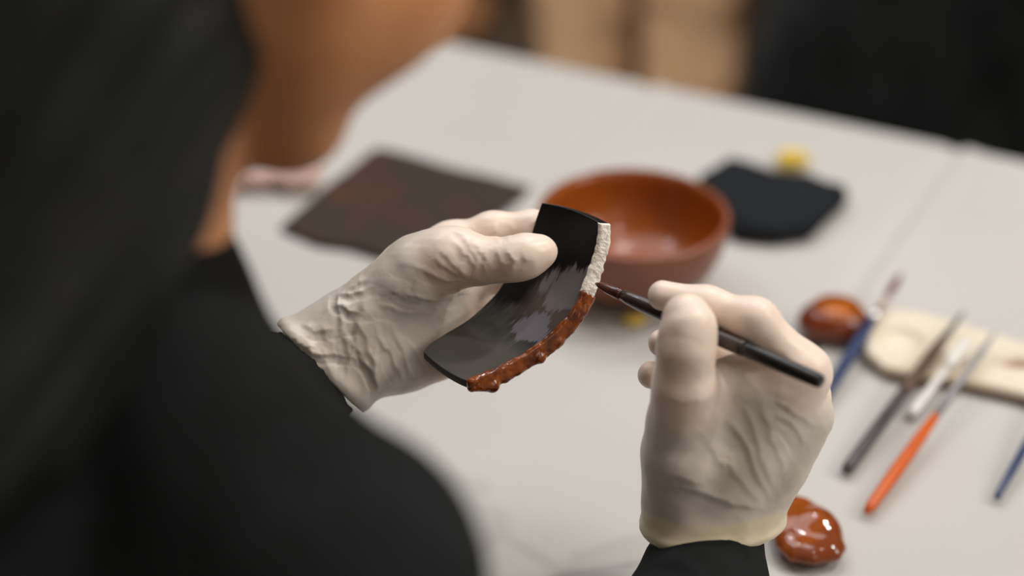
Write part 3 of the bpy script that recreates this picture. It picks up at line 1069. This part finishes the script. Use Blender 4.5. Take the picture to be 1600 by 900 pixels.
# right hand: seen from the thumb side, pinching the brush
R_PALM = [
    pts((1062, 850, 0.938, 50), (1066, 790, 0.935, 50), (1064, 715, 0.920, 51), (1064, 650, 0.908, 46)),
    pts((1115, 850, 0.945, 56), (1125, 780, 0.940, 56), (1160, 700, 0.925, 56), (1228, 612, 0.912, 50)),
    pts((1160, 840, 0.955, 46), (1180, 770, 0.950, 42), (1215, 710, 0.938, 44), (1254, 648, 0.925, 45)),
    pts((1110, 780, 0.960, 40), (1190, 690, 0.965, 45), (1240, 670, 0.955, 36)),
]
R_FING = [
    pts((1064, 665, 0.910, 46), (1068, 605, 0.896, 44), (1072, 545, 0.887, 41), (1076, 508, 0.886, 37), (1072, 490, 0.888, 30)),     # thumb
    pts((1215, 620, 0.912, 46), (1254, 582, 0.905, 40), (1180, 500, 0.898, 31), (1105, 478, 0.910, 27), (1036, 462, 0.918, 24)),      # index
    pts((1235, 650, 0.930, 40), (1256, 612, 0.935, 34), (1180, 560, 0.962, 28), (1100, 535, 0.956, 26), (1034, 536, 0.947, 22)),      # middle
    pts((1235, 670, 0.945, 40), (1245, 655, 0.950, 32), (1180, 610, 0.985, 27), (1100, 590, 0.975, 25), (1018, 586, 0.955, 22)),      # ring
    pts((1215, 690, 0.955, 36), (1225, 690, 0.965, 28), (1170, 660, 0.995, 24), (1110, 640, 0.985, 22), (1060, 630, 0.968, 19)),      # little finger
]
R_WEB = [(pts((1095, 650, 0.914, 36), (1160, 622, 0.917, 34), (1215, 606, 0.915, 34)), 0.016),
         (pts((1098, 596, 0.910, 30), (1150, 592, 0.915, 28), (1205, 592, 0.911, 30)), 0.012)]
R_LINES = [
    ([(1206, 630), (1240, 644), (1280, 668)], 1.4 * mm, 2.4 * mm),
    ([(1215, 650), (1245, 668), (1262, 700)], 1.4 * mm, 2.4 * mm),
    ([(1188, 640), (1210, 690), (1232, 738)], 1.2 * mm, 2.6 * mm),
    ([(1139, 660), (1175, 720), (1208, 785)], 1.6 * mm, 2.6 * mm),
    ([(1160, 640), (1188, 700), (1214, 770)], 1.2 * mm, 2.4 * mm),
    ([(1110, 690), (1150, 745), (1195, 792)], 1.0 * mm, 2.6 * mm),
    ([(1030, 762), (1090, 768), (1150, 790), (1205, 798)], 2.2 * mm, 3.0 * mm),
    ([(1020, 745), (1060, 748), (1100, 758)], 1.2 * mm, 2.4 * mm),
    ([(1030, 622), (1070, 632), (1112, 622)], 1.2 * mm, 3.0 * mm),
    ([(1200, 545), (1230, 560), (1262, 566)], 1.0 * mm, 2.4 * mm),
]
cuff_r = P(1108, 834, 0.942)
cuff_rn = norm(P(1122, 740, 0.93) - P(1112, 828, 0.942))
g_r, _, _ = hand_mesh('glove', R_PALM, R_FING, R_LINES, cuff_r, cuff_rn, 0.009, web=R_WEB, band=0.020, roll=0.0022)
g_r['label'] = 'off-white latex glove pinching the brush'


def rolled_cuff(parent, c, n, path_r, thick, mat_):
    pass


# ------------------------------------------------------------------ things on the table
def bowl():
    c = T(990, 336, 0.812)
    R = 0.0720
    outer = [(0.030, 0.0), (0.033, 0.001), (0.035, 0.006), (0.040, 0.009), (0.053, 0.016), (0.063, 0.027), (0.069, 0.042), (0.0715, 0.056), (0.0722, 0.061)]
    rim = [(0.0720, 0.0635), (0.0702, 0.0650), (0.0675, 0.0645), (0.0655, 0.0625)]
    inner = [(0.0640, 0.056), (0.061, 0.040), (0.054, 0.027), (0.042, 0.018), (0.025, 0.0135), (0.0, 0.0125)]
    root = empty('lacquer_bowl', (c[0], c[1], 0.75), 'brown lacquered wooden bowl standing on the tablecloth behind the held fragment', 'bowl')
    mi = mat('orange_brown_lacquer', (0.300, 0.075, 0.009), 0.21, color2=(0.26, 0.060, 0.007), nscale=18, coat=0.0, spec=0.45)
    mo = mat('red_brown_lacquer', (0.235, 0.070, 0.030), 0.40, color2=(0.20, 0.058, 0.025), nscale=18, coat=0.15)
    seg = 72

    def turn(name, prof, m):
        V, F = [], []
        for r, z in prof:
            for k in range(seg):
                g = 2 * math.pi * k / seg
                V.append((c[0] + r * math.cos(g), c[1] + r * math.sin(g), 0.7502 + z))
        for i in range(len(prof) - 1):
            for k in range(seg):
                l = (k + 1) % seg
                F.append((i * seg + k, i * seg + l, (i + 1) * seg + l, (i + 1) * seg + k))
        return link_mesh(name, V, F, m, root)
    turn('wall', outer + rim[:3], mo)
    turn('inside', rim[2:] + inner, mi)['label'] = 'glossy orange-brown inside'


bowl()


def wet_sheet():
    q = [(437, 357), (510, 295), (585, 232), (600, 234), (708, 264), (832, 294), (800, 318), (700, 398), (640, 404), (600, 404), (545, 388), (500, 383)]
    pts2 = [T(x, y, 0.7515)[:2] for x, y in q]
    v = slab_vol(q, 0.7505, 0.0024, 0.001, 0.0016)
    V, Q = v.mesh(relax=1)
    lift = 0.0012 * (1 + np.clip(wave_noise(V, 9, 44, 2), -1, 1))
    V[:, 2] += lift
    m = mat('dark_abrasive_sheet', (0.048, 0.036, 0.029), 0.8, color2=(0.095, 0.034, 0.020), nscale=22, ramp=(0.52, 0.74), bump=0.4, bscale=900, spec=0.2)
    o = link_mesh('abrasive_sheet', V, Q, m)
    tag(o, 'dark brown-grey flat sheet with reddish stains lying on the tablecloth', 'sheet')


wet_sheet()


def black_pad():
    q = [(1092, 276), (1138, 247), (1175, 256), (1212, 269), (1265, 273), (1322, 290), (1325, 304), (1296, 334), (1268, 358), (1212, 364), (1146, 356), (1110, 312)]
    v = slab_vol(q, 0.7505, 0.017, 0.008, 0.0016, 0.763)
    V, Q = v.mesh(relax=2)
    N = vert_normals(V, Q)
    V = V + N * (0.0008 * wave_noise(V, 22, 77, 2))[:, None]
    V[:, 2] = np.maximum(V[:, 2], 0.7502)
    cx = V.mean(0)
    m = mat('black_cloth', (0.0125, 0.015, 0.0185), 0.9, color2=(0.009, 0.011, 0.014), nscale=50, bump=0.4, bscale=700, spec=0.2)
    root = empty('folded_cloth', (cx[0], cx[1], 0.75), 'thick folded black cloth lying on the tablecloth behind the brown bowl', 'cloth')
    link_mesh('upper_fold', V, Q, m, root)
    q2 = [(1130, 345), (1160, 300), (1268, 330), (1262, 362), (1232, 378), (1180, 379)]
    v = slab_vol(q2, 0.7503, 0.006, 0.0025, 0.0014, 0.7525)
    V, Q = v.mesh(relax=2)
    m2 = mat('brown_lining', (0.14, 0.085, 0.05), 0.9, color2=(0.10, 0.06, 0.035), nscale=40)
    link_mesh('lining', V, Q, m2, root)['label'] = 'brown lining showing under the fold'


black_pad()


def scrap(name, x, y, r, label, cat, m, seed, hgt=0.006, stretch=(1.3, 0.8)):
    c = T(x, y)
    v = Vol(c - 0.045, c + 0.045, 0.0013)
    rr = np.random.default_rng(seed)
    for k in range(5):
        o = np.array([rr.uniform(-1, 1) * r * 0.7 * stretch[0], rr.uniform(-1, 1) * r * 0.7 * stretch[1], hgt * 0.5])
        v.ell(c + o, (r * 0.6 * stretch[0], r * 0.6 * stretch[1], hgt * 0.5), None, 0.004)
    V, Q = v.mesh(relax=1)
    N = vert_normals(V, Q)
    V = V + N * (0.0010 * wave_noise(V, 80, seed, 2))[:, None]
    V[:, 2] = np.maximum(V[:, 2], 0.7502)
    o = link_mesh(name, V, Q, m)
    tag(o, label, cat)


M['yellow'] = mat('yellow_sponge', (0.83, 0.60, 0.09), 0.8, color2=(0.72, 0.48, 0.06), nscale=60)
M['pink'] = mat('pink_tissue', (0.66, 0.46, 0.41), 0.85, color2=(0.60, 0.40, 0.35), nscale=40)
scrap('yellow_scrap', 1236, 258, 0.011, 'small yellow scrap lying behind the folded black cloth', 'scrap', M['yellow'], 2, 0.014)
scrap('yellow_scrap', 987, 502, 0.007, 'small yellow scrap between the held fragment and the right glove', 'scrap', M['yellow'], 6, 0.003)
scrap('pink_tissue', 436, 290, 0.025, 'crumpled pale pink tissue on the tablecloth below the chin', 'tissue', M['pink'], 9, 0.020)

M['lacquer'] = mat('red_brown_lacquer_gloss', (0.20, 0.036, 0.006), 0.10, color2=(0.14, 0.026, 0.005), nscale=35, coat=0.3, spec=0.5)


def lacquer_box():
    c = T(1304, 530)
    root = empty('lacquer_cup', (c[0], c[1] + 0.006, 0.75), 'small round glossy red-brown lacquer cup beside the cream palette', 'cup')
    v = Vol([c[0] - 0.035, c[1] - 0.03, 0.745], [c[0] + 0.035, c[1] + 0.04, 0.785], 0.0008)
    cc = np.array([c[0], c[1] + 0.007, 0.75])
    v.ell(cc + [0, 0, 0.013], (0.0245, 0.0205, 0.0135), None)
    v.ell(cc + [-0.003, 0, 0.010], (0.0235, 0.0195, 0.0095), None, 0.006)
    v.ell(cc + [0.0005, 0.0, 0.034], (0.0262, 0.0222, 0.0130), None, 0.002, cut=True)
    v.plane_keep((0, 0, 0.7502), (0, 0, 1))
    V, Q = v.mesh(relax=2)
    link_mesh('cup_wall', V, Q, M['lacquer'], root)
    m2 = mat('lit_orange_lacquer', (0.50, 0.125, 0.006), 0.25, color2=(0.42, 0.10, 0.005), nscale=30, coat=0.1)  # top disc carries its lit orange in the colour
    lathe('lit_top', [(0, 0.014), (0.5, 0.0178), (1.0, 0.0176)], cc + [0.001, 0.001, 0.0195], cc + [0.001, 0.001, 0.0226], m2, root, 32)['label'] = 'orange-brown lacquer top of the cup, lit tone put into its colour'


lacquer_box()


def lacquer_shell():
    q = [(1200, 812), (1209, 789), (1230, 775), (1262, 781), (1295, 802), (1316, 832), (1326, 860), (1316, 876), (1272, 885), (1230, 877), (1207, 853)]
    v = slab_vol(q, 0.7503, 0.013, 0.0105, 0.0008, 0.756)
    c = T(1258, 832, 0.76)
    v.ell(T(1272, 826, 0.756), (0.013, 0.011, 0.0115), None, 0.010)
    V, Q = v.mesh(relax=14)
    N = vert_normals(V, Q)
    px, py, _ = project(V)
    up = np.clip(N[:, 2], 0, 1)
    left = np.clip((1262 - px) / 40, 0, 1)
    V = V + N * (up * (0.0002 * wave_noise(V, 40, 12, 2) + left * 0.0003 * wave_noise(V, 110, 15, 2)))[:, None]
    V[:, 2] = np.maximum(V[:, 2], 0.7502)
    m = mat('thick_lacquer_gloss', (0.19, 0.040, 0.008), 0.06, color2=(0.30, 0.068, 0.007), nscale=42, ramp=(0.45, 0.6), coat=0.3, spec=0.5)
    o = link_mesh('lacquer_drop', V, Q, m)
    tag(o, 'glossy domed pool of red-brown lacquer beside the right wrist', 'lacquer')


lacquer_shell()


def palette():
    q = [(1352, 545), (1350, 515), (1366, 490), (1396, 478), (1440, 484), (1500, 502), (1600, 532), (1690, 560), (1690, 650), (1600, 612), (1500, 590), (1430, 582), (1380, 570)]
    v = slab_vol(q, 0.7503, 0.010, 0.004, 0.001, 0.7603)
    w1 = T(1404, 527, 0.7605)
    v.ell(w1 + [0, 0, 0.003], (0.0195, 0.017, 0.0115), None, 0.002, cut=True)
    w2 = T(1595, 566, 0.7605)
    v.ell(w2 + [0, 0, 0.003], (0.016, 0.006, 0.009), None, 0.003, cut=True)
    w3 = T(1500, 545, 0.7605)
    v.ell(w3 + [0, 0, 0.012], (0.020, 0.017, 0.016), None, 0.003, cut=True)
    V, Q = v.mesh(relax=2)
    d = np.exp(-(((V[:, 0] - w2[0]) / 0.016) ** 2 + ((V[:, 1] - w2[1]) / 0.0065) ** 2) * 1.2)
    low = np.clip((0.7565 - V[:, 2]) / 0.002, 0, 1) * (np.hypot(V[:, 0] - w1[0], V[:, 1] - w1[1]) > 0.021)  # brown shade along the lower edge, painted into the colour
    m = mat('cream_palette', (0.76, 0.69, 0.55), 0.45, color2=(0.70, 0.60, 0.45), nscale=22, attr=((0.30, 0.12, 0.06), (0.30, 0.19, 0.11), None))
    o = link_mesh('palette', V, Q, m, color=np.stack([d, low * 0.8, 0 * d], 1))
    tag(o, 'long cream palette with round hollows lying under the brushes', 'palette')


palette()


def tool(name, label, cat, a, b, parts):
    """a, b: end points; parts: (name, profile, material, label)"""
    root = empty(name, (a + b) / 2, label, cat)
    for nm, prof, m, lb in parts:
        o = lathe(nm, prof, a, b, m, root, 14)
        if lb:
            o['label'] = lb
    return root


M['blue'] = mat('navy_blue_paint', (0.030, 0.052, 0.135), 0.35, color2=(0.024, 0.042, 0.11), nscale=30)
M['orange'] = mat('orange_plastic', (0.64, 0.110, 0.003), 0.45, color2=(0.58, 0.095, 0.003), nscale=20)
M['metal'] = mat('nickel_ferrule', (0.72, 0.72, 0.72), 0.22)
M['metal'].node_tree.nodes['Principled BSDF'].inputs['Metallic'].default_value = 1.0
M['grey'] = mat('grey_lacquered_wood', (0.085, 0.075, 0.078), 0.45, color2=(0.065, 0.056, 0.058), nscale=18)
M['brown'] = mat('dark_brown_bamboo', (0.105, 0.055, 0.035), 0.5, color2=(0.075, 0.038, 0.026), nscale=25)
M['tipbrown'] = mat('red_brown_hair', (0.135, 0.030, 0.018), 0.5)
M['pinkwood'] = mat('stained_wood', (0.40, 0.22, 0.16), 0.5)
M['whiteplastic'] = mat('white_plastic', (0.80, 0.78, 0.75), 0.3)
M['darkmetal'] = mat('dull_steel', (0.30, 0.30, 0.32), 0.4)

a, b = T(1408, 428, 0.772), T(1268, 652, 0.754)
tool('blue_brush', 'navy blue brush with brown tip lying behind the right glove, across the palette end', 'brush', a, b, [
    ('bristles', [(0.0, 0.0008), (0.04, 0.0022), (0.09, 0.0032), (0.15, 0.0026), (0.17, 0.0018)], M['tipbrown'], 'red-brown bristles'),
    ('neck', [(0.17, 0.0017), (0.27, 0.0021)], M['pinkwood'], 'pale pinkish neck'),
    ('ferrule', [(0.27, 0.0028), (0.30, 0.0034), (0.35, 0.0036)], M['metal'], 'shiny metal ferrule'),
    ('handle', [(0.35, 0.0037), (0.5, 0.0047), (0.75, 0.0046), (0.97, 0.0036), (1.0, 0.002)], M['blue'], None)])
a, b = T(1506, 487, 0.773), T(1322, 735, 0.7545)
tool('brown_grey_brush', 'long brush with brown upper half and grey lower handle lying across the palette', 'brush', a, b, [
    ('bristles', [(0.0, 0.0007), (0.06, 0.0016), (0.14, 0.0026), (0.20, 0.0030)], M['grey'], 'grey pointed bristles'),
    ('shaft', [(0.20, 0.0033), (0.32, 0.0046), (0.5, 0.0045), (0.55, 0.0043)], M['brown'], 'dark brown shaft'),
    ('handle', [(0.55, 0.0043), (0.8, 0.0044), (0.97, 0.0042), (1.0, 0.0034)], M['grey'], None)])
a, b = T(1556, 518, 0.772), T(1354, 800, 0.7543)
tool('orange_brush', 'slim brush with a bright orange handle lying right of the grey one', 'brush', a, b, [
    ('bristles', [(0.0, 0.0006), (0.08, 0.0022), (0.16, 0.0027)], M['darkmetal'], 'grey bristles'),
    ('ferrule', [(0.16, 0.0027), (0.3, 0.0024), (0.5, 0.0026)], M['darkmetal'], 'dull steel ferrule'),
    ('handle', [(0.5, 0.0027), (0.62, 0.0041), (0.8, 0.0044), (0.97, 0.0036), (1.0, 0.0018)], M['orange'], 'bright orange handle')])
a, b = T(1512, 532, 0.770), T(1424, 648, 0.7540)
tool('white_spatula', 'short white plastic stick between the grey and the orange brush', 'spatula', a, b, [
    ('blade', [(0.0, 0.003), (0.04, 0.0044), (0.3, 0.0042), (0.4, 0.0028)], M['whiteplastic'], None),
    ('handle', [(0.4, 0.0028), (0.9, 0.0034), (0.97, 0.0036), (1.0, 0.0028)], M['whiteplastic'], None)])
a, b = T(1680, 560, 0.770), T(1557, 778, 0.7535)
tool('thin_blue_brush', 'thin navy blue brush handle at the right edge of the photo', 'brush', a, b, [
    ('ferrule', [(0.0, 0.001), (0.1, 0.002), (0.25, 0.0024)], M['metal'], 'metal ferrule'),
    ('handle', [(0.25, 0.0025), (0.4, 0.0033), (0.8, 0.0029), (0.98, 0.0024), (1.0, 0.0014)], M['blue'], None)])


# ------------------------------------------------------------------ people standing beyond the table
def stander(px, rng, facing, label, mtop, mleg, coat=False, hh=1.66, wide=1.0, arm=None):
    q = (px - 800.0) / FPX
    d = rng / math.cos(PITCH)
    x0 = None
    # ground point under the pixel column at horizontal range rng
    dep = rng * math.cos(PITCH) + (CAM[2] - 0.6) * math.sin(PITCH)
    base = np.array([q * dep, rng, 0.0])
    f = np.array([math.sin(facing), math.cos(facing), 0])
    r = np.array([math.cos(facing), -math.sin(facing), 0])
    z = np.array([0, 0, 1.0])
    B = lambda a, b2, c: base + r * a * wide + f * b2 + z * c * hh / 1.66
    root = empty('person', base, label, 'person')
    skin = Vol(B(0, 0, 0) - [0.42, 0.42, 0.02], B(0, 0, 1.66) + [0.42, 0.42, 0.06], 0.011)
    HRr = np.stack([r, f, z], 1)
    hd = lambda a, b2, c: B(0, 0, 1.53) + HRr @ np.array([a, b2, c])
    head_sdf(skin, hd, HRr)
    skin.cone(hd(0, -0.02, -0.06), B(0, -0.01, 1.36), 0.05, 0.055, 0.03)
    skin.cone(B(-0.13, 0, 1.33), B(0.13, 0, 1.33), 0.06, 0.06, 0.04)
    skin.cone(B(0, 0, 1.25), B(0, 0, 0.92), 0.12, 0.125, 0.06)
    hands = []
    for s in (-1, 1):
        eb = B(s * 0.23, -0.02, 1.05)
        wr = B(s * 0.22, 0.07, 0.84) if not arm else B(s * 0.10, 0.17, 1.0)
        skin.chain([(B(s * 0.16, 0, 1.32), 0.05), (eb, 0.038), (wr, 0.027)], 0.02)
        dirn = norm(wr - eb)
        ps = wr + dirn * 0.05
        skin.cone(wr, ps, 0.03, 0.034, 0.015)
        for k in range(4):
            o = f * (0.03 - 0.02 * k)
            skin.cone(ps + o, ps + o + dirn * (0.085 - 0.006 * abs(k - 1.3)) - r * s * 0.015, 0.0115, 0.009, 0.004)
        skin.cone(wr + dirn * 0.02 + f * 0.02, ps + f * 0.05 + dirn * 0.02, 0.012, 0.010, 0.006)
        skin.chain([(B(s * 0.085, 0, 0.90), 0.09), (B(s * 0.09, 0.01, 0.48), 0.058), (B(s * 0.09, -0.02, 0.09), 0.04)], 0.03)
        skin.cone(B(s * 0.09, -0.04, 0.05), B(s * 0.10, 0.13, 0.035), 0.035, 0.028, 0.02)
    V, Q = skin.mesh(relax=1)
    link_mesh('body', V, Q, M['skin'], root, color=np.zeros((len(V), 3)))
    hr2 = Vol(hd(0, 0, 0) - 0.17, hd(0, 0, 0) + 0.19, 0.008)
    hr2.ell(hd(0, -0.022, 0.045), (0.085, 0.102, 0.094), HRr)
    hr2.ell(hd(0, 0.13, -0.03), (0.085, 0.11, 0.10), HRr, 0.01, cut=True)
    V, Q = hr2.mesh(relax=1)
    link_mesh('hair', V, Q, M['hair'], root)
    tv = Vol(B(0, 0, 0.3) - [0.45, 0.45, 0.0], B(0, 0, 1.42) + [0.45, 0.45, 0], 0.010)
    tv.cone(B(-0.15, 0, 1.32), B(0.15, 0, 1.32), 0.075, 0.075, 0.04)
    tv.cone(B(0, 0, 1.25), B(0, 0, 0.92), 0.145, 0.15, 0.06)
    for s in (-1, 1):
        eb = B(s * 0.23, -0.02, 1.05)
        wr = B(s * 0.22, 0.07, 0.84) if not arm else B(s * 0.10, 0.17, 1.0)
        tv.chain([(B(s * 0.16, 0, 1.32), 0.066), (eb, 0.054), (wr, 0.044)], 0.025)
    if coat:
        for s in (-1, 1):
            tv.cone(B(s * 0.06, 0, 0.95), B(s * 0.10, 0.0, 0.42), 0.135, 0.155, 0.05)
        tv.plane_keep(B(0, 0, 0.40), z)
    else:
        tv.plane_keep(B(0, 0, 0.86), z)
    V, Q = tv.mesh(relax=2)
    N = vert_normals(V, Q)
    V = V + N * (0.004 * wave_noise(V, 7, 5, 2))[:, None]
    link_mesh('coat' if coat else 'shirt', V, Q, mtop, root)
    lg = Vol(B(0, 0, 0.04) - [0.3, 0.3, 0], B(0, 0, 0.98) + [0.3, 0.3, 0], 0.008)
    for s in (-1, 1):
        lg.chain([(B(s * 0.075, 0, 0.90), 0.105), (B(s * 0.083, 0.01, 0.50), 0.076), (B(s * 0.088, -0.02, 0.09), 0.070)], 0.012)
    lg.plane_keep(B(0, 0, 0.94), -z)
    lg.plane_keep(B(0, 0, 0.05), z)
    V, Q = lg.mesh(relax=2)
    N = vert_normals(V, Q)
    V = V + N * (0.0035 * wave_noise(V, 8, 6, 2))[:, None]
    link_mesh('trousers', V, Q, mleg, root)
    for s in (-1, 1):
        sh = Vol(B(s * 0.09, 0.04, 0.05) - [0.2, 0.2, 0.06], B(s * 0.09, 0.04, 0.05) + [0.2, 0.2, 0.1], 0.007)
        sh.cone(B(s * 0.09, -0.05, 0.05), B(s * 0.10, 0.15, 0.04), 0.046, 0.038)
        sh.plane_keep((0, 0, 0.004), z)
        V, Q = sh.mesh()
        link_mesh('shoe', V, Q, M['black_paint'], root)
    return root


M['khaki'] = mat('tan_cotton', (0.57, 0.36, 0.21), 0.9, color2=(0.52, 0.32, 0.18), nscale=15, bump=0.3, bscale=500, spec=0.15)
M['blackcoat'] = mat('black_wool', (0.024, 0.027, 0.027), 0.95, color2=(0.014, 0.016, 0.017), nscale=9, bump=0.3, bscale=400, spec=0.15)
stander(1003, 2.45, math.pi + 0.25, 'person standing beyond the table in tan trousers', M['blackcoat'], M['khaki'], hh=1.70, wide=1.0)
stander(1500, 1.82, math.pi + 0.15, 'person standing beyond the table in a long black coat', M['blackcoat'], M['blackcoat'], coat=True, wide=1.05, arm=True)

M['stoolwood'] = mat('orange_brown_wood', (0.20, 0.090, 0.035), 0.5, color2=(0.13, 0.055, 0.022), nscale=6, stretch=(1, 8, 1))
sq = np.array([-0.19, 2.50, 0.0])
st2 = empty('stool', sq, 'low brown wooden stool standing beyond the far table edge, beside the tan trousers', 'stool')
lathe('seat', [(0, 0.15), (0.2, 0.16), (0.8, 0.16), (1, 0.15)], sq + [0, 0, 0.405], sq + [0, 0, 0.44], M['stoolwood'], st2, 32)
for k in range(4):
    c = np.array([math.sin(0.5 + k * math.pi / 2), math.cos(0.5 + k * math.pi / 2), 0])
    lathe('leg', [(0, 0.015), (1, 0.019)], sq + 0.17 * c, sq + 0.11 * c + [0, 0, 0.406], M['stoolwood'], st2, 12)
